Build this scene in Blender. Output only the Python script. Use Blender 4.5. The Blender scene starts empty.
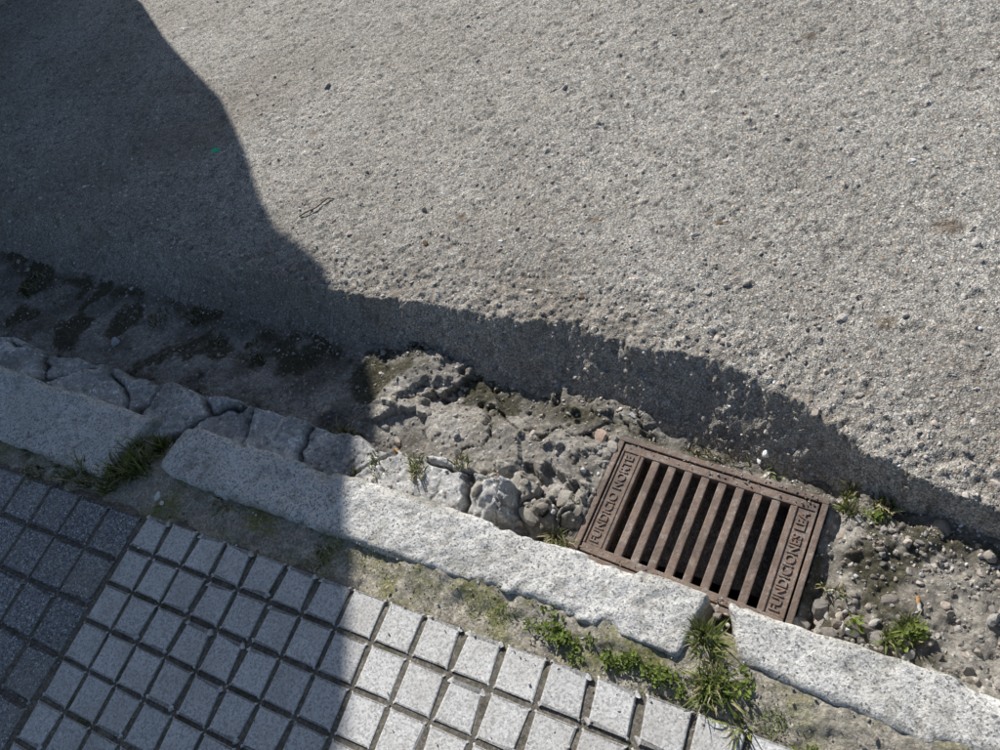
import bpy, bmesh, math, random
import numpy as np
from mathutils import Matrix, Vector
random.seed(7)
sc = bpy.context.scene
sc.view_settings.view_transform = 'Standard'
sc.view_settings.look = 'None'
sc.view_settings.exposure = 0

# ------------------------------------------------------------ noise helpers
def h2(ix, iy, seed):
    a = (ix.astype(np.int64) * 374761393 + iy.astype(np.int64) * 668265263 + seed * 974634777) & 0xffffffff
    a = ((a ^ (a >> 13)) * 1274126177) & 0xffffffff
    a = ((a ^ (a >> 16)) * 2246822519) & 0xffffffff
    a = a ^ (a >> 15)
    return (a & 0xffffff) / float(0x1000000)
def vn(x, y, seed=0):
    ix = np.floor(x); iy = np.floor(y)
    fx = x - ix; fy = y - iy
    fx = fx*fx*fx*(fx*(fx*6-15)+10); fy = fy*fy*fy*(fy*(fy*6-15)+10)
    a = h2(ix, iy, seed); b = h2(ix+1, iy, seed); c = h2(ix, iy+1, seed); d = h2(ix+1, iy+1, seed)
    return (a*(1-fx)+b*fx)*(1-fy)+(c*(1-fx)+d*fx)*fy
def fbm(x, y, sc_, o=4, seed=0):
    s = 0; amp = 1; t = 0; f = sc_
    for i in range(o):
        ca, sa = math.cos(.9*i+.4), math.sin(.9*i+.4)
        s = s + amp*(vn((ca*x-sa*y)*f+i*17.3, (sa*x+ca*y)*f-i*9.1, seed+i)*2-1); t += amp
        amp *= .55; f *= 2.03
    return s/t
def worley(x, y, s, seed=0):
    x = x*s; y = y*s
    ix = np.floor(x); iy = np.floor(y)
    f1 = np.full(x.shape, 9.); f2 = np.full(x.shape, 9.); idd = np.zeros(x.shape)
    for a in (-1, 0, 1):
        for b in (-1, 0, 1):
            cx = ix+a; cy = iy+b
            px = cx+h2(cx, cy, seed+1); py = cy+h2(cx, cy, seed+2)
            d = np.hypot(px-x, py-y)
            near = d < f1
            f2 = np.where(near, f1, np.minimum(f2, d))
            idd = np.where(near, h2(cx, cy, seed+3), idd)
            f1 = np.where(near, d, f1)
    return f1, f2, idd
def ss(a, b, x):
    t = np.clip((x-a)/(b-a), 0, 1)
    return t*t*(3-2*t)

# ------------------------------------------------------------ mesh helpers
def mesh_obj(name, verts, faces, mat=None, cols=None, smooth=True, parent=None):
    me = bpy.data.meshes.new(name)
    verts = np.asarray(verts, dtype=np.float32); faces = np.asarray(faces, dtype=np.int32)
    n = faces.shape[1]
    me.vertices.add(len(verts)); me.vertices.foreach_set('co', verts.ravel())
    me.loops.add(faces.size); me.loops.foreach_set('vertex_index', faces.ravel())
    me.polygons.add(len(faces)); me.polygons.foreach_set('loop_start', np.arange(len(faces), dtype=np.int32)*n)
    me.polygons.foreach_set('use_smooth', np.full(len(faces), smooth))
    me.update(calc_edges=True); me.validate()
    if cols is not None:
        ca = me.color_attributes.new('Col', 'FLOAT_COLOR', 'POINT')
        c = np.ones((len(verts), 4), dtype=np.float32); c[:, :3] = cols
        ca.data.foreach_set('color', c.ravel())
    ob = bpy.data.objects.new(name, me)
    sc.collection.objects.link(ob)
    if mat: me.materials.append(mat)
    if parent: ob.parent = parent
    return ob
def axis(lo, hi, step, outlo, outhi, grow=0.0):
    v = [hi]; s = step
    while v[-1] > lo:
        s = step*(1+grow*max(0, hi-v[-1]-1.5))
        v.append(v[-1]-s)
    st = s*1.5
    while v[-1] > outlo:
        v.append(v[-1]-st); st *= 1.35
    w = []; st = step*1.5; x = hi
    while x < outhi:
        x += st; st *= 1.35; w.append(x)
    return np.array(w[::-1]+v)[::-1]
def grid_faces(nx, ny):
    I, J = np.meshgrid(np.arange(nx-1), np.arange(ny-1), indexing='ij')
    a = (I*ny+J).ravel()
    return np.stack([a, a+ny, a+ny+1, a+1], 1)

# ------------------------------------------------------------ material helpers
class NT:
    def __init__(s, name):
        s.m = bpy.data.materials.new(name); s.m.use_nodes = True
        s.t = s.m.node_tree; s.b = s.t.nodes['Principled BSDF']
        s.co = s.n('ShaderNodeTexCoord').outputs['Object']
    def n(s, ty, **k):
        nd = s.t.nodes.new(ty)
        for a, v in k.items(): setattr(nd, a, v)
        return nd
    def put(s, sock, v):
        if isinstance(v, bpy.types.NodeSocket): s.t.links.new(v, sock)
        elif isinstance(v, (tuple, list)): sock.default_value = (*v, 1) if len(v) == 3 and sock.type == 'RGBA' else v
        else: sock.default_value = v
    def noise(s, scale, detail=3, rough=.6, dist=0):
        nd = s.n('ShaderNodeTexNoise'); s.put(nd.inputs['Vector'], s.co)
        nd.inputs['Scale'].default_value = scale; nd.inputs['Detail'].default_value = detail
        nd.inputs['Roughness'].default_value = rough; nd.inputs['Distortion'].default_value = dist
        return nd.outputs['Fac']
    def vor(s, scale, rnd=1):
        nd = s.n('ShaderNodeTexVoronoi', feature='F1'); s.put(nd.inputs['Vector'], s.co)
        nd.inputs['Scale'].default_value = scale; nd.inputs['Randomness'].default_value = rnd
        return nd.outputs['Distance'], s.sep(nd.outputs['Color'])
    def ramp(s, v, stops, interp='LINEAR'):
        nd = s.n('ShaderNodeValToRGB'); nd.color_ramp.interpolation = interp
        e = nd.color_ramp.elements
        while len(e) < len(stops): e.new(.5)
        for k, (p, c) in enumerate(stops):
            e[k].position = p
            e[k].color = (c, c, c, 1) if not isinstance(c, tuple) else (*c, 1)
        s.put(nd.inputs['Fac'], v); return nd.outputs['Color']
    def mix(s, f, a, b, mode='MIX'):
        nd = s.n('ShaderNodeMix', data_type='RGBA', blend_type=mode)
        s.put(nd.inputs[0], f); s.put(nd.inputs[6], a); s.put(nd.inputs[7], b); return nd.outputs[2]
    def math(s, op, a, b=0.0, c=None):
        nd = s.n('ShaderNodeMath', operation=op); s.put(nd.inputs[0], a); s.put(nd.inputs[1], b)
        if c is not None: s.put(nd.inputs[2], c)
        return nd.outputs[0]
    def attr(s, name='Col'):
        nd = s.n('ShaderNodeAttribute', attribute_name=name); return nd.outputs['Color']
    def sep(s, v):
        nd = s.n('ShaderNodeSeparateColor'); s.put(nd.inputs[0], v); return nd.outputs
    def bump(s, h, dist, strength=1):
        nd = s.n('ShaderNodeBump'); s.put(nd.inputs['Height'], h)
        nd.inputs['Distance'].default_value = dist; nd.inputs['Strength'].default_value = strength
        return nd.outputs['Normal']
    def done(s, col, rough=.9, normal=None, metal=0, spec=.3):
        s.put(s.b.inputs['Base Color'], col); s.put(s.b.inputs['Roughness'], rough)
        s.put(s.b.inputs['Metallic'], metal); s.b.inputs['Specular IOR Level'].default_value = spec
        if normal: s.put(s.b.inputs['Normal'], normal)
        return s.m

def m_road():
    t = NT('worn_asphalt')
    at = t.sep(t.attr())
    vd, vc = t.vor(108)
    stone = t.ramp(vc[0], [(0, (.20, .19, .175)), (.2, (.44, .42, .39)), (.5, (.62, .60, .565)), (.72, (.78, .76, .72)), (.86, (.68, .54, .42)), (.93, (.44, .31, .23)), (1, (.94, .92, .88))])
    vd2, v2 = t.vor(270)
    fine = t.ramp(v2[1], [(0, (.22, .21, .19)), (.5, (.50, .48, .445)), (1, (.78, .76, .71))])
    fine = t.mix(.75, fine, t.ramp(vd2, [(.25, 1.1), (.6, .62)]), 'MULTIPLY')
    keep = t.math('GREATER_THAN', vc[1], .42)
    wob = t.math('MULTIPLY_ADD', t.math('SUBTRACT', t.noise(360, 2, .6), .5), .35, vd)
    mask = t.math('MULTIPLY', t.ramp(wob, [(.35, 1.0), (.43, 0.0)]), keep)
    rim = t.math('MULTIPLY', t.ramp(wob, [(.38, 0.0), (.46, 1.0), (.56, 0.0)]), keep)
    base = t.mix(mask, fine, stone)
    base = t.mix(t.math('MULTIPLY', rim, .6), base, (.14, .13, .115))
    base = t.mix(1, base, t.ramp(t.noise(2.2, 4, .65), [(.3, (.86, .84, .81)), (.7, (1.12, 1.12, 1.12))]), 'MULTIPLY')
    base = t.mix(.8, base, t.ramp(t.noise(16, 4, .7), [(.3, .82), (.7, 1.12)]), 'MULTIPLY')
    base = t.mix(1, base, t.ramp(at[1], [(0, .45), (.5, 1.0), (1, 1.5)]), 'MULTIPLY')
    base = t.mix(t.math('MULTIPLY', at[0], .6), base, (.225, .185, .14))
    base = t.mix(t.math('MULTIPLY', at[2], .6), base, (.15, .10, .055))
    h = t.math('MULTIPLY_ADD', mask, .55, t.math('MULTIPLY_ADD', vd2, -.8, t.math('MULTIPLY', t.noise(380, 2, .7), .6)))
    return t.done(base, .92, t.bump(h, .0026, .75), spec=.25)
def m_gutter():
    t = NT('dirty_gutter_concrete')
    c = t.mix(1, t.attr(), t.ramp(t.noise(60, 5, .75), [(.25, .6), (.75, 1.35)]), 'MULTIPLY')
    _, v = t.vor(180)
    c = t.mix(.8, c, t.ramp(v[0], [(0, .6), (.7, 1.0), (.93, 1.1), (1, 1.9)]), 'MULTIPLY')
    return t.done(c, .95, t.bump(t.noise(75, 7, .75), .011, .8), spec=.2)
def m_granite():
    t = NT('granite')
    vd, v = t.vor(300)
    c = t.ramp(v[0], [(0, (.22, .22, .225)), (.10, (.50, .50, .495)), (.35, (.78, .775, .76)), (.8, (.86, .85, .83)), (1, (.93, .92, .90))])
    c = t.mix(.9, c, t.ramp(t.noise(120, 4, .75), [(.36, (.38, .38, .40)), (.47, (.97, .97, .97)), (.75, (1.05, 1.04, 1.02))]), 'MULTIPLY')
    c = t.mix(1, c, t.ramp(t.noise(6, 5, .65), [(.3, (.84, .825, .795)), (.6, (1.03, 1.03, 1.02))]), 'MULTIPLY')
    c = t.mix(t.ramp(t.noise(26, 6, .75), [(.55, 0.0), (.68, .55)]), c, (.44, .415, .36))
    at = t.sep(t.attr())
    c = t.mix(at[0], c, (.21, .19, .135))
    return t.done(c, .85, t.bump(t.noise(85, 6, .72), .0065, .9), spec=.3)
def m_tile(name, base, spot, hi):
    t = NT(name)
    at = t.sep(t.attr())
    vd, v = t.vor(280)
    c = t.ramp(v[0], [(0, spot), (.18, spot), (.38, base), (.8, base), (1, hi)])
    c = t.mix(.8, c, t.ramp(t.noise(170, 3, .7), [(.35, .78), (.65, 1.12)]), 'MULTIPLY')
    c = t.mix(1, c, t.ramp(at[0], [(0, (.84, .84, .84)), (1, (1.10, 1.10, 1.09))]), 'MULTIPLY')
    c = t.mix(t.ramp(t.noise(7, 6, .7), [(.46, 0.0), (.70, .5)]), c, (.36, .33, .28))
    c = t.mix(t.ramp(t.noise(38, 5, .75), [(.60, 0.0), (.68, .5)]), c, (.24, .22, .19))
    c = t.mix(t.math('MULTIPLY', at[1], t.ramp(t.noise(70, 4, .7), [(.3, .25), (.6, 1.0)])), c, (.20, .185, .15))
    return t.done(c, .8, t.bump(t.noise(160, 4, .7), .0018, .7), spec=.35)
def m_dirt(name, a, b, moss, mlo=.5, mhi=.62, bumpd=.01):
    t = NT(name)
    c = t.mix(t.ramp(t.noise(35, 5, .75), [(.3, 0.0), (.7, 1.0)]), a, b)
    c = t.mix(t.ramp(t.noise(8, 5, .7), [(mlo, 0.0), (mhi, .9)]), c, moss)
    _, v = t.vor(220)
    c = t.mix(.6, c, t.ramp(v[0], [(0, .5), (.6, 1.0), (1, 1.7)]), 'MULTIPLY')
    return t.done(c, .95, t.bump(t.noise(60, 7, .75), bumpd, .8), spec=.15)
def m_iron():
    t = NT('rusty_cast_iron')
    c = t.mix(t.ramp(t.noise(30, 5, .75), [(.35, 0.0), (.65, 1.0)]), (.20, .145, .12), (.31, .25, .215))
    c = t.mix(t.ramp(t.noise(120, 4, .75), [(.48, 0.0), (.68, .8)]), c, (.31, .17, .095))
    c = t.mix(t.ramp(t.noise(55, 5, .8), [(.54, 0.0), (.70, .8)]), c, (.55, .51, .46))
    c = t.mix(t.ramp(t.noise(11, 4, .6), [(.42, 0.0), (.65, .6)]), c, (.10, .075, .06))
    at = t.ramp(t.noise(80, 3), [(.3, .42), (.7, .8)])
    return t.done(c, at, t.bump(t.noise(150, 6, .75), .003, .9), .1, .45)
def m_attr(name, rough=.9, var=180, trans=0, bd=.002):
    t = NT(name)
    c = t.mix(.7, t.attr(), t.ramp(t.noise(var, 3, .7), [(.3, .65), (.7, 1.3)]), 'MULTIPLY')
    m = t.done(c, rough, t.bump(t.noise(var*2, 3, .7), bd, .5), spec=.25)
    if trans:
        tr = t.n('ShaderNodeBsdfTranslucent'); t.put(tr.inputs[0], c)
        mx = t.n('ShaderNodeMixShader'); mx.inputs[0].default_value = trans
        t.t.links.new(t.b.outputs[0], mx.inputs[1]); t.t.links.new(tr.outputs[0], mx.inputs[2])
        t.t.links.new(mx.outputs[0], t.t.nodes['Material Output'].inputs[0])
    return m
MAT_ROAD = m_road(); MAT_GUT = m_gutter(); MAT_GRAN = m_granite()
MAT_TILE = m_tile('terrazzo_tile', (.74, .735, .725), (.50, .497, .49), (.88, .87, .86))
MAT_TILE2 = m_tile('dark_terrazzo_tile', (.31, .32, .34), (.13, .135, .15), (.80, .80, .80))
MAT_JOINT = m_dirt('joint_dirt', (.12, .11, .09), (.26, .235, .20), (.08, .09, .04), .55, .7, .005)
MAT_MORTAR = m_dirt('old_mortar', (.30, .27, .22), (.58, .54, .46), (.24, .24, .09), .48, .64, .010)
MAT_SOIL = m_dirt('soil', (.05, .04, .03), (.10, .085, .065), (.05, .06, .025))
MAT_IRON = m_iron(); MAT_PEB = m_attr('loose_stone'); MAT_GRASS = m_attr('grass_blade', .6, 60, .3, .0005)
MAT_LITTER = m_attr('litter', .7, 90)
MAT_CASTER = m_dirt('shadow_caster_coat', (.42, .38, .32), (.5, .46, .4), (.3, .27, .22))  # coat of the added out-of-frame shadow slab

# ------------------------------------------------------------ terrain functions
LX = np.array([-60, -5, -3.3, -2.4, -1.62, -1.2, -.72, -.5, -.35, -.13, -.02, .1, .25, 1, 40])
LY = np.array([1.12, 1.12, 1.03, .95, .895, .90, .915, .895, .885, .835, .765, .71, .68, .62, .6])
FX = np.array([-60, -3.2, -1.5, -.74, -.15, .27, 1, 40])
FY = np.array([.9, .83, .786, .745, .71, .625, .56, .55])
def lipY(x): return np.interp(x, LX, LY)+.016*fbm(x, x*0+3.1, 9, 4, 5)
def footY(x): return np.interp(x, FX, FY)+.02*fbm(x, x*0+1.1, 7, 4, 8)
def road_h(x, y):
    l = lipY(x)+.014*fbm(x, y, 18, 3, 40); f = footY(x)
    z = -.010+.006*fbm(x, y, 1.3, 2, 21)+.003*fbm(x, y, 6, 3, 22)
    z = z-.014*ss(.30, 0, y-l)
    d = np.clip((l-y)/(l-f), 0, 3)
    drop = .150*ss(.6, -.05, x)+.10*(1-ss(.6, -.05, x))
    z = z-np.where(y < l, drop*np.minimum(1.35, d**.9), 0)
    rough = ss(.25, -.02, y-l)
    z = z+.0022*fbm(x, y, 30, 3, 23)+rough*.0075*fbm(x, y, 36, 4, 29)
    f1, f2, idd = worley(x+.003*fbm(x, y, 90, 2, 6), y, 88, 50)
    st = np.where(idd > .55, np.sqrt(np.clip(1-(f1/.5)**2, 0, 1)), 0)
    z = z+st*(.0010+.0024*rough)*(.5+idd)
    f1b, _, idb = worley(x, y, 40, 90)
    stb = np.where(idb > (.92-.3*rough), np.sqrt(np.clip(1-(f1b/.42)**2, 0, 1)), 0)
    z = z+stb*.0034
    pit = ss(.22, .5, fbm(x, y, 62, 3, 77))
    z = z-.0024*pit
    return z, st, idd, stb, idb, rough, pit
GC = (-.274, .515); GR = math.radians(-3.6); GW, GH = .468, .308; GZ = -.090
def grate_local(x, y):
    dx = x-GC[0]; dy = y-GC[1]; c, s = math.cos(GR), math.sin(GR)
    return c*dx+s*dy, -s*dx+c*dy
def gut_h(x, y):
    wx = x+.05*fbm(x, y, 7, 4, 201); wy = y+.05*fbm(x, y, 7, 4, 202)
    f = footY(x)
    z = -.132+.014*fbm(x, y, 4, 3, 61)+.010*fbm(x, y, 18, 5, 62)-.022*ss(.58, .70, y)*ss(.3, 0, x)
    w = .03*fbm(x, y, 8, 5, 63)
    led = ss(.490, .474, y+w)*ss(-.66, -.72, x+w*2)
    f1, f2, idd = worley(wx, wy*1.2, 3.4, 64)
    crack = ss(.07, .0, f2-f1)
    zl = -.036+.022*(idd-.5)-.030*crack+.010*fbm(x, y, 14, 5, 65)
    z = z*(1-led)+zl*led
    t = fbm(wx, wy, 5.0, 5, 66)
    area = ss(-1.32, -1.12, x+w*4)*ss(-.42, -.50, x+w)
    bed = area*ss(-.12, -.06, t+.10)
    zb = -.122+.024*ss(-.12, -.06, t+.10)+.014*ss(.06, .09, t)+.009*fbm(x, y, 12, 5, 67)-.030*ss(.60, .70, y)
    rid = ss(.025, 0, np.abs(fbm(x, y, 4.5, 4, 68)))
    zb = zb-.018*rid
    z = z*(1-area*(1-led))+zb*area*(1-led)
    hp = ss(1.05, .55, np.hypot((x+.64)/.17, (y-.475)/.085)+.4*fbm(x, y, 12, 4, 78))
    k1, k2, kid = worley(wx, wy, 12, 69)
    z = z+hp*(.022+.014*fbm(x, y, 26, 5, 79)+.034*(kid-.4)-.018*ss(.12, 0, k2-k1))
    rt = ss(-.03, .03, x)
    z = z+rt*(.030+.020*fbm(x, y, 9, 5, 70))
    k1, k2, kid = worley(wx, wy, 34, 71)
    z = z+(rt*.6+.2)*np.where(kid > .78, .006*np.sqrt(np.clip(1-(k1/.6)**2, 0, 1)), 0)
    z = z+.004*fbm(x, y, 90, 3, 72)
    gx, gy = grate_local(x, y)
    m = np.maximum(np.abs(gx)-GW/2, np.abs(gy)-GH/2)+.006*fbm(x, y, 30, 3, 73)
    near = ss(.035, .0, m)
    z = z*(1-near)+near*(GZ-.003+.30*(z+.1))
    m = np.maximum(np.abs(gx)-GW/2, np.abs(gy)-GH/2)
    z = np.where(m < .0, np.minimum(z, GZ-.03), z)
    z = np.where((np.abs(gx) < GW/2-.022) & (np.abs(gy) < GH/2-.022), -.62, z)
    return z, led, bed, hp, rt, np.maximum(crack*led, rid*area), idd

# ------------------------------------------------------------ ground + road + gutter
g = 250
mesh_obj('ground', [(-g, -g, -.8), (g, -g, -.8), (g, g, -.8), (-g, g, -.8)], [(0, 1, 2, 3)], MAT_SOIL)
xs = axis(-5.3, .55, .0045, -40, 25, .5); ys = axis(.5, 2.75, .005, .45, 30)
X, Y = np.meshgrid(xs, ys, indexing='ij'); X = X.ravel(); Y = Y.ravel()
Z, st, sid, stb, sib, rough, pit = road_h(X, Y)
l = lipY(X)
dirt = np.clip(ss(.60, -.05, Y-l)*(.42+.8*fbm(X, Y, 5, 5, 101)), 0, 1)
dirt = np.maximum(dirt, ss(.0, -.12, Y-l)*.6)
dirt = np.maximum(dirt, .85*ss(-1.3, -2.6, X)*ss(2.6, 1.2, Y)*np.clip(.4+1.2*fbm(X, Y, 2.5, 5, 102), 0, 1))
br = .5+.34*(sid-.5)*(st > .2)+np.where(stb > .1, .8*(sib-.8)+.08, 0)-.36*pit
stain = np.zeros_like(X)
for (sx, sy, r) in [(.08, 1.34, .030), (-.75, 1.25, .015), (-1.9, 1.5, .03), (-.35, 2.0, .02), (-1.15, 1.2, .015), (.0, 1.05, .02)]:
    stain = np.maximum(stain, ss(1.2, .3, np.hypot((X-sx)/1.3, Y-sy)/r+.6*fbm(X, Y, 30, 4, 5)))
mesh_obj('road', np.stack([X, Y, Z], 1), grid_faces(len(xs), len(ys)), MAT_ROAD, np.stack([dirt, np.clip(br, 0, 1), stain], 1))

xs = axis(-5.3, .6, .0042, -40, 25, .5); ys = axis(.33, 1.0, .0042, .22, 1.12)
X, Y = np.meshgrid(xs, ys, indexing='ij'); X = X.ravel(); Y = Y.ravel()
Z, led, bed, hp, rt, crk, idd = gut_h(X, Y)
def C(*c): return np.array(c)[None, :]
nz = np.clip(.5+1.1*fbm(X, Y, 12, 5, 111), 0, 1)[:, None]
soil = C(.21, .195, .17)*(1-nz)+C(.44, .42, .385)*nz
conc = (C(.32, .295, .255)*(1-nz)+C(.52, .49, .445)*nz)*(.9+.2*idd[:, None])
ledc = (C(.52, .515, .50)*(1-nz)+C(.76, .75, .73)*nz)*(.85+.3*idd[:, None])
conc = conc*(1-led[:, None])+ledc*led[:, None]
cm = np.clip(led*1.4+bed*.95+hp*1.1+.25*rt, 0, 1.4)
cm = np.clip(cm-.8*crk+.40*fbm(X, Y, 16, 5, 112), 0, 1)[:, None]
col = soil*(1-cm)+conc*cm
ck = crk[:, None]*.75
col = col*(1-ck)+C(.08, .07, .05)*ck
tan = rt[:, None]*.5
col = col*(1-tan)+(C(.30, .27, .225)*(1-nz)+C(.56, .52, .45)*nz)*tan
ms = np.clip(ss(.16, .36, fbm(X, Y, 7, 5, 113)+.1*ss(-.12, -.15, Z)), 0, 1)[:, None]*.85*(1-.6*led[:, None])
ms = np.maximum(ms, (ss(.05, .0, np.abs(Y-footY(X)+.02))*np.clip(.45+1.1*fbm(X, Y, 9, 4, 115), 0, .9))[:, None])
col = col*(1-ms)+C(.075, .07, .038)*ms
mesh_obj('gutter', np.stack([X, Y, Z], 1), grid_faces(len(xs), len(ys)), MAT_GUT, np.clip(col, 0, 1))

# ------------------------------------------------------------ kerb stones
def rough_block(name, corners, z0, z1, r, seed, amp=.009, seg=.007):
    c = np.array(corners, float)
    Lx = np.linalg.norm(c[1]-c[0]); Ly = np.linalg.norm(c[3]-c[0]); Lz = z1-z0
    def lin(L): return np.linspace(0, L, max(4, int(L/seg)))
    P = []; F = []; base = 0
    for ax in range(3):
        dims = [Lx, Ly, Lz]; a, b = [(1, 2), (2, 0), (0, 1)][ax]
        for side in (0, 1):
            if ax == 2 and side == 0: continue
            u = lin(dims[a]); v = lin(dims[b]); U, V = np.meshgrid(u, v, indexing='ij')
            p = np.zeros((U.size, 3)); p[:, a] = U.ravel(); p[:, b] = V.ravel(); p[:, ax] = dims[ax]*side
            f = grid_faces(len(u), len(v))+base
            if not side: f = f[:, ::-1]
            P.append(p); F.append(f); base += len(p)
    P = np.concatenate(P); F = np.concatenate(F)
    D = np.array([Lx, Ly, Lz])
    rr = r*(1+.7*fbm(P[:, 0], P[:, 1]+P[:, 2], 11, 3, seed))[:, None]
    q = np.clip(P, rr, D-rr); q[:, 2] = np.clip(P[:, 2], 0, D[2]-rr[:, 0])
    d = P-q; n = np.linalg.norm(d, axis=1, keepdims=True); n[n == 0] = 1
    nn = d/n
    P = q+nn*rr
    k = fbm(P[:, 0]+seed, P[:, 1]+P[:, 2]*1.3, 7, 5, seed+9)*amp+fbm(P[:, 0], P[:, 1]+P[:, 2], 42, 4, seed+5)*amp*.4
    pitk = ss(.22, .42, fbm(P[:, 0], P[:, 1], 44, 3, seed+55))*(nn[:, 2] > .8)
    chip = ss(.15, .45, fbm(P[:, 0], P[:, 1]*.4, 13, 4, seed+31))*ss(.03, .0, np.minimum(P[:, 1], Ly-P[:, 1]))
    P = P+nn*(k-.014*chip-.002*pitk)[:, None]
    s = P[:, 0]/Lx; t = P[:, 1]/Ly
    xy = ((1-s)*(1-t))[:, None]*c[0]+(s*(1-t))[:, None]*c[1]+(s*t)[:, None]*c[2]+((1-s)*t)[:, None]*c[3]
    edgew = np.minimum(np.minimum(P[:, 1], Ly-P[:, 1]), np.minimum(P[:, 0], Lx-P[:, 0]))
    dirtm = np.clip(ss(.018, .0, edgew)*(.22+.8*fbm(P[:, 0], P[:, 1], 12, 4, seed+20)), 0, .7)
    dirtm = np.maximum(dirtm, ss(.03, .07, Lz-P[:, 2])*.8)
    dirtm = np.maximum(dirtm, .35*pitk)
    V = np.concatenate([xy, (P[:, 2]+z0)[:, None]], 1)
    ob = mesh_obj(name, V, F, MAT_GRAN, np.stack([dirtm]*3, 1))
    bm = bmesh.new(); bm.from_mesh(ob.data); bmesh.ops.remove_doubles(bm, verts=bm.verts, dist=.0008)
    bmesh.ops.recalc_face_normals(bm, faces=bm.faces)
    for f in bm.faces: f.smooth = True
    bm.to_mesh(ob.data); bm.free()
    return ob
rough_block('kerb_stone', [(-1.665, .220), (-.222, .232), (-.195, .366), (-1.65, .372)], -.22, .007, .013, 3)
rough_block('kerb_stone', [(-3.1, .145), (-1.82, .150), (-1.77, .362), (-3.1, .37)], -.22, .005, .016, 13)
rough_block('kerb_stone', [(-.118, .255), (1.1, .18), (1.1, .362), (-.163, .360)], -.22, .007, .014, 23)
rough_block('kerb_stone', [(-4.5, .20), (-3.13, .20), (-3.13, .35), (-4.5, .352)], -.22, .0, .015, 33, seg=.02)
rough_block('kerb_stone', [(1.13, .21), (2.5, .21), (2.5, .35), (1.13, .35)], -.22, .0, .015, 43, seg=.02)
rough_block('kerb_stone', [(-12, .20), (-4.53, .20), (-4.53, .35), (-12, .352)], -.22, .0, .015, 53, seg=.04)
rough_block('kerb_stone', [(2.53, .21), (10, .21), (10, .35), (2.53, .35)], -.22, .0, .015, 63, seg=.04)

xs = axis(-4, .6, .006, -30, 20, .3); ys = axis(-.02, .34, .005, -.1, .345)
X, Y = np.meshgrid(xs, ys, indexing='ij'); X = X.ravel(); Y = Y.ravel()
Z = -.013+.008*fbm(X, Y, 10, 5, 131)+.006*fbm(X, Y, 40, 4, 132)
Z += .010*ss(-1.0, -.8, X)*ss(.17, .23, Y+.01*fbm(X, Y, 8, 3, 4))
Z -= .12*ss(.29, .335, Y)+.02*ss(.06, .0, Y)
mesh_obj('mortar_strip', np.stack([X, Y, Z], 1), grid_faces(len(xs), len(ys)), MAT_MORTAR)

# ------------------------------------------------------------ tiles
PR = math.radians(1.55)
def tile_field(name, ox, oy, x0n, x1n, rows, p, gap, per, mat, seed, rot=PR, depth=.004):
    r_ = np.random.default_rng(seed)
    c, s = math.cos(rot), math.sin(rot)
    V = []; F = []; Cc = []; tt = {}
    for i in range(x0n, x1n):
        for j in range(rows):
            key = (i//per, j//per)
            if key not in tt: tt[key] = (r_.uniform(-.0018, .0018), r_.uniform(-.007, .007), r_.uniform(-.007, .007), r_.uniform(0, 1), r_.uniform(-.0018, .0018), r_.uniform(-.0018, .0018))
            dz, ta, tb, br, sx, sy = tt[key]
            cx = (i+.5)*p+sx; cy = -(j+.5)*p+sy
            lx = ((i % per)+.5-per/2)*p; ly = ((j % per)+.5-per/2)*p
            a = p/2-gap/2; b0 = len(V)
            cell = br*.6+r_.uniform(0, .4)
            chip = r_.uniform(0, .009, 4)*(r_.uniform(0, 1, 4) > .75)
            ang = r_.normal(0, .005)
            for (hw_, z, dr) in ((a+.0008, -depth-.004, 1.0), (a, -.0018, .5), (a-.0014, -.0004, .15), (a-.0034, .0001, 0)):
                k = 0
                for sxn, syn in ((-1, -1), (1, -1), (1, 1), (-1, 1)):
                    cr = .003+chip[k]
                    o1 = (sxn*(hw_-cr), syn*hw_) if sxn*syn > 0 else (sxn*hw_, syn*(hw_-cr))
                    o2 = (sxn*hw_, syn*(hw_-cr)) if sxn*syn > 0 else (sxn*(hw_-cr), syn*hw_)
                    for (ux, uy) in (o1, o2):
                        if dr > 0: ux += r_.normal(0, .0006); uy += r_.normal(0, .0006)
                        X_ = cx+ux-ang*uy; Y_ = cy+uy+ang*ux
                        V.append((ox+c*X_-s*Y_, oy+s*X_+c*Y_, z+dz+ta*(lx+ux)+tb*(ly+uy))); Cc.append((cell, dr, 0))
                    k += 1
            for q in range(3):
                for m in range(8):
                    n_ = (m+1) % 8
                    F.append([b0+q*8+m, b0+q*8+n_, b0+(q+1)*8+n_, b0+(q+1)*8+m])
            t_ = b0+24
            F += [[t_, t_+1, t_+2, t_+3], [t_, t_+3, t_+4, t_+7], [t_+7, t_+4, t_+5, t_+6]]
    ob = mesh_obj(name, V, F, mat, np.array(Cc), smooth=False)
    bm = bmesh.new(); bm.from_mesh(ob.data); bmesh.ops.recalc_face_normals(bm, faces=bm.faces); bm.to_mesh(ob.data); bm.free()
    return ob
tile_field('pavement_tiles', -1.60, .118, 0, 60, 32, .0955, .0060, 4, MAT_TILE, 5, depth=.0032)
tile_field('dark_pavement_tiles', -1.612, .10, -36, 0, 28, .122, .0045, 3, MAT_TILE2, 6, depth=.003)
xs = np.linspace(-6, 6, 601); ys = np.linspace(-3.5, .165, 160)
X, Y = np.meshgrid(xs, ys, indexing='ij'); X = X.ravel(); Y = Y.ravel()
mesh_obj('pavement_bed', np.stack([X, Y, -.0040-.015*ss(.09, .13, Y-.027*(X+1.6))+.0020*fbm(X, Y, 15, 4, 3)], 1), grid_faces(601, 160), MAT_JOINT)
mesh_obj('pavement', [(-40, -12, -.03), (30, -12, -.03), (30, .2, -.03), (-40, .2, -.03)], [(0, 1, 2, 3)], MAT_JOINT)

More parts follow.
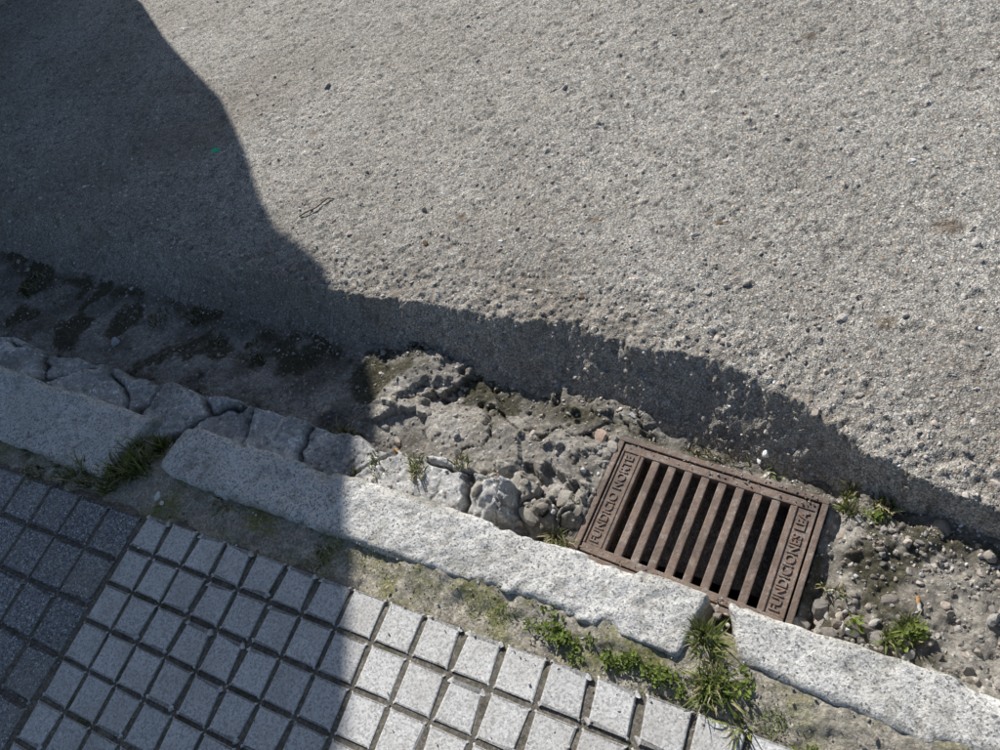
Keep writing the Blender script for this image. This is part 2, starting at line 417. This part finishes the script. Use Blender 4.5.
# ------------------------------------------------------------ drain grate
grate = bpy.data.objects.new('storm_drain_grate', None); sc.collection.objects.link(grate)
def bars(name, boxes, bev=.002, taper=0):
    bm = bmesh.new()
    for (x0, x1, y0, y1, z0, z1) in boxes:
        r = bmesh.ops.create_cube(bm, size=1)
        for v in r['verts']:
            v.co = Vector(((x0+x1)/2+v.co.x*(x1-x0)*(1-taper*(v.co.z < 0)), (y0+y1)/2+v.co.y*(y1-y0), (z0+z1)/2+v.co.z*(z1-z0)))
    bmesh.ops.bevel(bm, geom=bm.edges[:], offset=bev, segments=2, affect='EDGES', profile=.6)
    me = bpy.data.meshes.new(name); bm.to_mesh(me); bm.free(); me.materials.append(MAT_IRON)
    ob = bpy.data.objects.new(name, me); sc.collection.objects.link(ob); ob.parent = grate
    return ob
hw, hh = GW/2, GH/2
F_ = .013
bars('frame', [(-hw, hw, hh-F_, hh, -.05, 0), (-hw, hw, -hh, -hh+F_, -.05, 0.0005), (-hw, -hw+F_, -hh+F_+.0003, hh-F_-.0003, -.05, .0007), (hw-F_, hw, -hh+F_+.0003, hh-F_-.0003, -.05, .0003)])
ix, iy = hw-F_-.004, hh-F_-.004
ES = .044; RW = .019
bars('grate_rim', [(-ix, ix, iy-RW, iy, -.03, -.002), (-ix, ix, -iy, -iy+RW, -.03, -.0025)])
bars('lettered_end_plate', [(-ix, -ix+ES, -iy+RW+.0002, iy-RW-.0002, -.03, -.0046), (ix-ES, ix, -iy+RW+.0002, iy-RW-.0002, -.03, -.0050),
     (-ix, -ix+.004, -iy+RW, iy-RW, -.02, -.0015), (-ix+ES-.005, -ix+ES, -iy+RW, iy-RW, -.02, -.0017), (ix-.004, ix, -iy+RW, iy-RW, -.02, -.0015), (ix-ES, ix-ES+.005, -iy+RW, iy-RW, -.02, -.0017)], .0012)
NS = 9
x0 = -ix+ES; x1 = ix-ES
pitch = (x1-x0)/NS; slot = pitch*.52
bx = []
for k in range(1, NS):
    cx = x0+k*pitch
    bx.append((cx-(pitch-slot)/2, cx+(pitch-slot)/2, -iy+RW-.004, iy-RW+.004, -.034, -.0035-.0006*(k % 3)))
bx.append((x0-.002, x0+(pitch-slot)/2, -iy+RW-.004, iy-RW+.004, -.034, -.0036)); bx.append((x1-(pitch-slot)/2, x1+.002, -iy+RW-.004, iy-RW+.004, -.034, -.0038))
bars('slot_bars', bx, .0028, .25)
for txt, cx in (('FUNDICIO NORTE', -ix+ES/2), ('FUNDICIONES LEA', ix-ES/2)):
    cu = bpy.data.curves.new('lettering', 'FONT'); cu.body = txt; cu.size = .028; cu.extrude = .0019; cu.offset = .0005
    cu.align_x = 'CENTER'; cu.align_y = 'CENTER'
    to = bpy.data.objects.new('tmp', cu); sc.collection.objects.link(to)
    dg = bpy.context.evaluated_depsgraph_get(); dg.update()
    me = bpy.data.meshes.new_from_object(to.evaluated_get(dg))
    bpy.data.objects.remove(to)
    w = max(v.co.x for v in me.vertices)-min(v.co.x for v in me.vertices)
    sx = (2*(iy-RW)-.016)/w
    me.transform(Matrix.Translation((cx, 0, -.0038)) @ Matrix.Rotation(math.pi/2, 4, 'Z') @ Matrix.Diagonal((sx, 1.0, 1, 1)))
    me.materials.clear(); me.materials.append(MAT_IRON)
    o = bpy.data.objects.new('lettering', me); sc.collection.objects.link(o); o.parent = grate
grate.location = (GC[0], GC[1], GZ); grate.rotation_euler = (math.radians(-1.0), math.radians(.6), GR)

# ------------------------------------------------------------ stones
bm = bmesh.new(); bmesh.ops.create_icosphere(bm, subdivisions=2, radius=1)
IV = np.array([v.co[:] for v in bm.verts]); IF = np.array([[v.index for v in f.verts] for f in bm.faces]); bm.free()
def pebbles(name, pos, size, cols, flat=.65, seed=1, mat=None, angular=True):
    r_ = np.random.default_rng(seed); n = len(pos)
    ph = r_.uniform(0, 6.28, (n, 1, 3)); fr = r_.uniform(1.2, 2.8, (n, 1, 3))
    k = 1+.22*np.sin(IV[None, :, [1, 2, 0]]*fr+ph).sum(2)/1.6
    V = IV[None]*k[:, :, None]
    if angular:
        for _ in range(7):
            d = r_.normal(0, 1, (n, 1, 3)); d /= np.linalg.norm(d, axis=2, keepdims=True)
            lim = r_.uniform(.45, .85, (n, 1)); pr = (V*d).sum(2)
            V = V-d*np.maximum(0, pr-lim)[:, :, None]
        V = V*1.25+r_.normal(0, .03, V.shape)
    V = V*np.stack([r_.uniform(.75, 1.3, n), r_.uniform(.6, 1.0, n), r_.uniform(.4, .85, n)*flat/.65], 1)[:, None, :]
    a = r_.uniform(0, 6.28, n); ca, sa = np.cos(a)[:, None], np.sin(a)[:, None]
    tx = r_.normal(0, .35, (n, 1))
    x, y, z = V[..., 0], V[..., 1], V[..., 2]
    y, z = y*np.cos(tx)-z*np.sin(tx), y*np.sin(tx)+z*np.cos(tx)
    V = np.stack([ca*x-sa*y, sa*x+ca*y, z], 2)*size[:, None, None]+pos[:, None, :]
    F = (IF[None]+(np.arange(n)*len(IV))[:, None, None]).reshape(-1, 3)
    return mesh_obj(name, V.reshape(-1, 3), F, mat or MAT_PEB, np.repeat(cols, len(IV), 0), smooth=not angular)
def stonecol(n, r_, dark=1):
    b = r_.uniform(.22, .60, n)[:, None]*dark
    t = r_.uniform(0, 1, n)[:, None]
    c = b*(np.array([[1, .97, .92]])*(1-t)+np.array([[1.1, .94, .80]])*t)
    w = r_.uniform(0, 1, n) > .97
    c[w] = .75*dark
    return c
def surf_z(x, y):
    zr = road_h(x, y)[0]; zg = gut_h(x, y)[0]
    return np.maximum(np.where(y > .52, zr, -9), np.where(y < 1.1, zg, -9))
def sz1(x, y): return float(surf_z(np.array([x]), np.array([y]))[0])
r1 = np.random.default_rng(3)
n = 12000
x = .5-5.2*r1.uniform(0, 1, n)**1.25; y = lipY(x)-.14+np.abs(r1.exponential(.45, n))
k = y < 3; x, y = x[k], y[k]; s = np.clip(r1.lognormal(-6.1, .48, len(x)), .001, .009)
z = surf_z(x, y)+s*.0
pebbles('road_grit', np.stack([x, y, z], 1), s, stonecol(len(x), r1, 1.15), seed=2)
n = 5000
x = .5-4.5*r1.uniform(0, 1, n)**1.3; y = .36+(footY(x)+.05-.36)*r1.beta(1.3, .9, n)
s = np.clip(r1.lognormal(-6.15, .5, n), .0012, .010)
gx, gy = grate_local(x, y); k = (np.maximum(np.abs(gx)-GW/2, np.abs(gy)-GH/2) > .004)
x, y, s = x[k], y[k], s[k]; z = surf_z(x, y)+s*.1
pebbles('gutter_gravel', np.stack([x, y, z], 1), s, stonecol(len(x), r1, .9), seed=4)
cl = []
for (cx, cy, sx, sy, n_, ms_) in [(.04, .45, .035, .09, 70, -5.3), (.20, .42, .10, .06, 90, -5.4), (.02, .39, .04, .02, 30, -4.7), (.1, .6, .12, .03, 60, -5.3), (-.62, .48, .06, .03, 16, -5.2), (-.50, .62, .05, .03, 35, -5.1), (-.53, .42, .03, .03, 30, -5.4), (-1.7, .27, .03, .05, 40, -5.2), (-.17, .27, .02, .05, 30, -5.4), (-.9, .4, .2, .03, 40, -5.5), (-1.0, .55, .2, .08, 70, -5.4), (-1.9, .6, .4, .08, 90, -5.4)]:
    xx = r1.normal(cx, sx, n_); yy = r1.normal(cy, sy, n_); yy = np.clip(yy, .385 if cy > .33 else .1, 1)
    cl.append(np.stack([xx, yy, np.exp(r1.normal(ms_, .45, n_))], 1))
cl = np.concatenate(cl); gx, gy = grate_local(cl[:, 0], cl[:, 1]); cl = cl[np.maximum(np.abs(gx)-GW/2, np.abs(gy)-GH/2) > .008]
zz = np.where(cl[:, 1] > .355, surf_z(cl[:, 0], cl[:, 1]), -.02)
s = np.clip(cl[:, 2], .003, .018)
pebbles('rubble', np.stack([cl[:, 0], cl[:, 1], zz+s*.05], 1), s, stonecol(len(s), r1, .8), seed=6)
n = 160
x = r1.uniform(-hw+.02, hw-.02, n); y = r1.choice([-1, 1], n)*(hh-r1.uniform(.003, .03, n)); s = r1.uniform(.001, .0026, n)
cg, sg = math.cos(GR), math.sin(GR)
pebbles('grate_debris', np.stack([GC[0]+cg*x-sg*y, GC[1]+sg*x+cg*y, np.full(n, GZ)-.0005-.017*y], 1), s, stonecol(n, r1, .7), seed=18)
n = 1300
x = .4-2.8*r1.uniform(0, 1, n); y = np.where(r1.uniform(0, 1, n) < .6, r1.uniform(.12, .25, n), r1.uniform(-.6, .34, n))
s = np.clip(r1.lognormal(-6.5, .4, n), .0008, .004)
pebbles('pavement_grit', np.stack([x, y, np.full(n, .001)], 1), s, stonecol(n, r1, .9), seed=8)

# ------------------------------------------------------------ grass
def grass(name, x, y, z, n, rad, length, seed, green=1.0, dry=.15, width=.0021, lean=.8):
    r_ = np.random.default_rng(seed); V = []; F = []; Cc = []
    cen = [(x+r_.normal(0, rad*.7), y+r_.normal(0, rad*.4), r_.uniform(.6, 1.15), r_.uniform(0, 6.28)) for _ in range(max(3, n//45))]
    for i in range(n):
        cx, cy, sz, dirn = cen[r_.integers(len(cen))]
        a = r_.uniform(0, 6.283); rr = rad*.35*math.sqrt(r_.uniform())
        bx_, by_ = cx+rr*math.cos(a), cy+rr*math.sin(a)
        a2 = (a+r_.normal(0, .9)) if r_.uniform() < .6 else dirn+r_.normal(0, .7)
        L = length*sz*r_.uniform(.35, 1.25); ln = abs(r_.normal(lean, .4))
        w = width*r_.uniform(.5, 1.3); cb = r_.uniform(.5, 1.4)
        c = np.array([.16, .205, .06])*cb*green
        if r_.uniform() < dry: c = np.array([.46, .40, .25])*cb
        elif r_.uniform() < .35: c = np.array([.27, .30, .09])*cb*green
        b0 = len(V); S = 5; px = bx_; py = by_; pz = z-.004
        for k in range(S+1):
            t = k/S; ww = w*(1-t)**.6*(.8+.4*math.sin(t*3))+.0001
            sxp, syp = math.cos(a2+1.57), math.sin(a2+1.57)
            V.append((px-sxp*ww, py-syp*ww, pz)); V.append((px+sxp*ww, py+syp*ww, pz+ww*.5))
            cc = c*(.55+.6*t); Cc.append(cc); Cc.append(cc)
            ang = ln*(.4+t*1.5); a2 += r_.normal(0, .15)
            px += math.cos(a2)*math.sin(ang)*L/S; py += math.sin(a2)*math.sin(ang)*L/S; pz += math.cos(ang)*L/S
            pz = max(pz, z+.001)
        for k in range(S):
            F.append([b0+2*k, b0+2*k+1, b0+2*k+3, b0+2*k+2])
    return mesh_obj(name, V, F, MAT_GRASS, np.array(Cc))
def weed(name, blobs, seed, green=1.0):
    r_ = np.random.default_rng(seed); V = []; F = []; Cc = []
    for (x, y, z, rad, n, ls) in blobs:
        cen = [(x+r_.normal(0, rad*.9), y+r_.normal(0, rad*.35)) for _ in range(max(2, n//25))]
        for i in range(n):
            ccx, ccy = cen[r_.integers(len(cen))]
            a = r_.uniform(0, 6.283); q_ = math.sqrt(r_.uniform()); rr = rad*.5*q_
            cx, cy = ccx+rr*math.cos(a), ccy+rr*math.sin(a)
            cz = z+abs(r_.normal(.008, .007))*(1.3-q_)
            L = ls*r_.uniform(.5, 1.2); W = L*r_.uniform(.35, .6); a2 = r_.uniform(0, 6.283); el = r_.uniform(-.2, .9)
            d = np.array([math.cos(a2)*math.cos(el), math.sin(a2)*math.cos(el), math.sin(el)]); sd = np.array([-math.sin(a2), math.cos(a2), r_.normal(0, .25)])
            p = np.array([cx, cy, cz]); c = np.array([.21, .28, .06])*r_.uniform(.5, 1.35)*green
            b0 = len(V); up = np.array([0, 0, 1])
            for t, w in ((0, .12), (.35, .9), (.7, .85), (1, .05)):
                for q in (-1, 0, 1):
                    V.append(tuple(p+d*L*t+sd*W*.5*w*q+up*(abs(q)*W*.15-t*t*L*.25))); Cc.append(c*(1.0 if q else .8))
            for k in range(3):
                for q in range(2):
                    F.append([b0+3*k+q, b0+3*k+q+1, b0+3*(k+1)+q+1, b0+3*(k+1)+q])
    return mesh_obj(name, V, F, MAT_GRASS, np.array(Cc))
def G(x, y, dz, *a):
    z = sz1(x, y) if y > .37 else -.012
    grass('grass_tuft', x, y, z+dz, *a)
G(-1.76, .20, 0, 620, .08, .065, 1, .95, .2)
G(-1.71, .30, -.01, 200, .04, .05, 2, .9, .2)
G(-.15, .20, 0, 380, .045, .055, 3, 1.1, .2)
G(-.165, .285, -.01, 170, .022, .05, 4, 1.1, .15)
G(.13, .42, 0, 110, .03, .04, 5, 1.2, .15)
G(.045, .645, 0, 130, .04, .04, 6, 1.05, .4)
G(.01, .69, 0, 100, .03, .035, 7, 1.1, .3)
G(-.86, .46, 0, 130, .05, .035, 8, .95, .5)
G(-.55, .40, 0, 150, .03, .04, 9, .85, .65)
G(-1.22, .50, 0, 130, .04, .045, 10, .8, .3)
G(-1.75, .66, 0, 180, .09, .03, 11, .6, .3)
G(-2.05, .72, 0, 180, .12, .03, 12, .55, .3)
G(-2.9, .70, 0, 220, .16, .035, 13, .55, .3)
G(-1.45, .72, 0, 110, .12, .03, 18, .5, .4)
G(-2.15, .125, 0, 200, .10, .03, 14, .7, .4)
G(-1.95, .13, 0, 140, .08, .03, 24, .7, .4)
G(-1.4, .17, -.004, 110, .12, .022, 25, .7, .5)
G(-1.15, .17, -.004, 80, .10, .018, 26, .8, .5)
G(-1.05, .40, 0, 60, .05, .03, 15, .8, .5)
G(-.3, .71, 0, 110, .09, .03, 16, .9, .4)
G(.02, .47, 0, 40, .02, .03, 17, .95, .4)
weed('broadleaf_weed', [(-.46, .195, -.006, .030, 320, .011), (-.37, .195, -.006, .018, 90, .010)], 3)
weed('broadleaf_weed', [(-.31, .185, -.006, .026, 190, .012), (-.23, .19, -.006, .026, 190, .011)], 4)
weed('broadleaf_weed', [(-.13, .22, -.005, .035, 170, .013), (.02, .155, -.008, .022, 90, .009), (.08, .16, -.008, .02, 80, .009)], 5)
weed('broadleaf_weed', [(.13, .42, sz1(.13, .42), .03, 150, .014), (.05, .65, sz1(.05, .65), .03, 80, .011)], 6, 1.1)
weed('moss_patch', [(-.95, .21, -.012, .06, 220, .004), (-.75, .21, -.012, .06, 300, .004), (-.62, .19, -.012, .05, 220, .004), (-.55, .21, -.012, .03, 160, .005), (-.05, .18, -.012, .05, 260, .005), (-.2, .165, -.012, .05, 220, .005), (.05, .15, -.012, .05, 160, .005)], 7, .8)

# ------------------------------------------------------------ litter
def butt(name, x, y, z, a, L=.028, r=.0038):
    bm = bmesh.new(); bmesh.ops.create_cone(bm, cap_ends=True, segments=12, radius1=r, radius2=r*.85, depth=L)
    bmesh.ops.subdivide_edges(bm, edges=[e for e in bm.edges if abs(e.verts[0].co.z-e.verts[1].co.z) > L*.5], cuts=4)
    for v in bm.verts: v.co.x += .0006*math.sin(v.co.z*500); v.co.y *= .85
    me = bpy.data.meshes.new(name); bm.to_mesh(me)
    ca = me.color_attributes.new('Col', 'FLOAT_COLOR', 'POINT')
    for v in me.vertices: ca.data[v.index].color = (.5, .28, .12, 1) if v.co.z < 0 else (.65, .62, .55, 1)
    bm.free(); me.materials.append(MAT_LITTER)
    o = bpy.data.objects.new(name, me); sc.collection.objects.link(o); o.location = (x, y, z); o.rotation_euler = (math.pi/2, 0, a)
butt('cigarette_butt', .155, .49, sz1(.155, .49)+.004, .3)
butt('cigarette_butt', -1.06, .50, sz1(-1.06, .50)+.004, 1.2)
def chunk(name, items, seed):
    p = np.array([[a, b, sz1(a, b)+s*.15 if b > .37 else .003] for a, b, s, col in items]); s = np.array([i[2] for i in items]); c = np.array([i[3] for i in items])
    pebbles(name, p, s, c, seed=seed)
W = (.75, .72, .65)
D1 = (.40, .37, .325)
chunk('loose_rock', [(-.17, .70, .012, W), (-1.60, .165, .010, (.7, .7, .7)), (-1.57, .15, .006, W), (-.55, .675, .018, (.45, .34, .28)), (-.515, .65, .014, D1), (-2.3, .60, .016, (.5, .53, .56)), (-.70, .50, .022, D1), (-.57, .49, .024, D1), (-.64, .43, .020, D1), (-.76, .44, .022, D1), (-.83, .56, .020, D1)], 21)
def shard(name, x, y, col, r=.012, seed=1):
    r_ = random.Random(seed); V = []; n = 7; z = sz1(x, y)+.002
    for zz in (0, 1):
        for k in range(n):
            a = k/n*6.283; q = r*r_.uniform(.6, 1.1)
            if zz == 0: V.append((x+q*math.cos(a), y+q*.7*math.sin(a), z))
            else: V.append((V[k][0]*.9+x*.1, V[k][1]*.9+y*.1, z+.002+.002*math.sin(a)))
    V.append((x, y, z+.003))
    F = [[k, (k+1) % n, n+(k+1) % n, n+k] for k in range(n)]+[[n+k, n+(k+1) % n, 2*n] for k in range(n)]
    me = bpy.data.meshes.new(name); me.from_pydata(V, [], F); me.update()
    ca = me.color_attributes.new('Col', 'FLOAT_COLOR', 'POINT')
    for v in me.vertices: ca.data[v.index].color = (*col, 1)
    me.materials.append(MAT_LITTER); o = bpy.data.objects.new(name, me); sc.collection.objects.link(o)
shard('green_plastic_scrap', -2.30, 1.38, (.03, .75, .35), .019, 2)
shard('dry_leaf', -.70, 1.0, (.2, .12, .06), .012, 3)
shard('dry_leaf', -1.23, 1.10, (.2, .13, .07), .014, 4)
shard('dry_leaf', -.42, 1.28, (.25, .16, .09), .010, 5)
def twig(name, pts, r=.0022):
    cu = bpy.data.curves.new(name, 'CURVE'); cu.dimensions = '3D'; sp = cu.splines.new('POLY'); sp.points.add(len(pts)-1)
    for p, (a, b, c) in zip(sp.points, pts): p.co = (a, b, sz1(a, b)+c, 1)
    cu.bevel_depth = r; cu.bevel_resolution = 2
    to = bpy.data.objects.new('t', cu); sc.collection.objects.link(to); dg = bpy.context.evaluated_depsgraph_get(); dg.update()
    me = bpy.data.meshes.new_from_object(to.evaluated_get(dg)); bpy.data.objects.remove(to)
    ca = me.color_attributes.new('Col', 'FLOAT_COLOR', 'POINT')
    for v in me.vertices: ca.data[v.index].color = (.10, .07, .045, 1)
    me.materials.clear(); me.materials.append(MAT_LITTER); o = bpy.data.objects.new(name, me); sc.collection.objects.link(o)
twig('twig', [(-1.73, 1.13, .004), (-1.71, 1.145, .007), (-1.68, 1.17, .007), (-1.66, 1.215, .007), (-1.64, 1.22, .004)], .0020)
twig('twig', [(-.33, .71, .005), (-.29, .715, .01), (-.26, .71, .008), (-.23, .73, .012)], .0012)

# ------------------------------------------------------------ unseen slab, added only to throw the large shadow
S2 = np.array([-.70, .714]); PP = np.array([.714, .70]); EL = math.radians(32.5)
A0 = 4.9
outl = [(4.27, -1.06), (4.04, -1.00), (3.72, -.88), (3.30, -.80), (2.95, -.71), (2.58, -.605), (2.2, -.565), (1.90, -.555), (1.72, -.53), (1.60, -.47), (1.48, -.42), (1.28, -.455), (1.10, -.50), (.963, -.515), (.69, -.585), (.45, -.655), (.25, -.79), (-.12, -1.17)]  # slab outline, shaped to give the wanted shadow edge
prof = [(-1.5, 0.0)]
for a_, l_ in outl:
    prof.append((l_, (A0-a_)*math.tan(EL)))
top = prof[-1][1]
prof += [(-1.5, top+.35), (-6, top+.4), (-6, 0)]
V = []
for th in (0, .3):
    for (lt, z) in prof:
        q = S2*(A0+th)+PP*lt; V.append((q[0], q[1], z-.02))
n = len(prof)
me = bpy.data.meshes.new('shadow_caster'); me.from_pydata(V, [], [tuple(range(n)), tuple(range(2*n-1, n-1, -1))]+[(k, (k+1) % n, n+(k+1) % n, n+k) for k in range(n)]); me.update()
me.materials.append(MAT_CASTER); sc.collection.objects.link(bpy.data.objects.new('shadow_caster', me))

# ------------------------------------------------------------ light, sky, camera
w = bpy.data.worlds.new('World'); sc.world = w; w.use_nodes = True
sky = w.node_tree.nodes.new('ShaderNodeTexSky'); sky.sky_type = 'NISHITA'; sky.sun_disc = False
sky.sun_elevation = EL; sky.sun_rotation = math.atan2(S2[0], S2[1])
bg = w.node_tree.nodes['Background']; bg.inputs[1].default_value = .072
w.node_tree.links.new(sky.outputs[0], bg.inputs[0])
ld = bpy.data.lights.new('sun', 'SUN'); ld.energy = 5.0; ld.angle = math.radians(.5); ld.color = (1, .96, .895)
lo = bpy.data.objects.new('sun', ld); sc.collection.objects.link(lo)
sd = Vector((S2[0]*math.cos(EL), S2[1]*math.cos(EL), math.sin(EL)))
lo.rotation_euler = (-sd).to_track_quat('-Z', 'Y').to_euler()
cam = bpy.data.cameras.new('camera'); cam.sensor_width = 36; cam.lens = 27; cam.clip_start = .05; cam.clip_end = 600
co = bpy.data.objects.new('camera', cam); sc.collection.objects.link(co)
R = Matrix(((.8777, -.1925, .4389), (.3787, .8388, -.3912), (-.2929, .5096, .8091)))
co.matrix_world = Matrix.Translation((0, 0, 1.5)) @ R.to_quaternion().to_matrix().to_4x4()
sc.camera = co
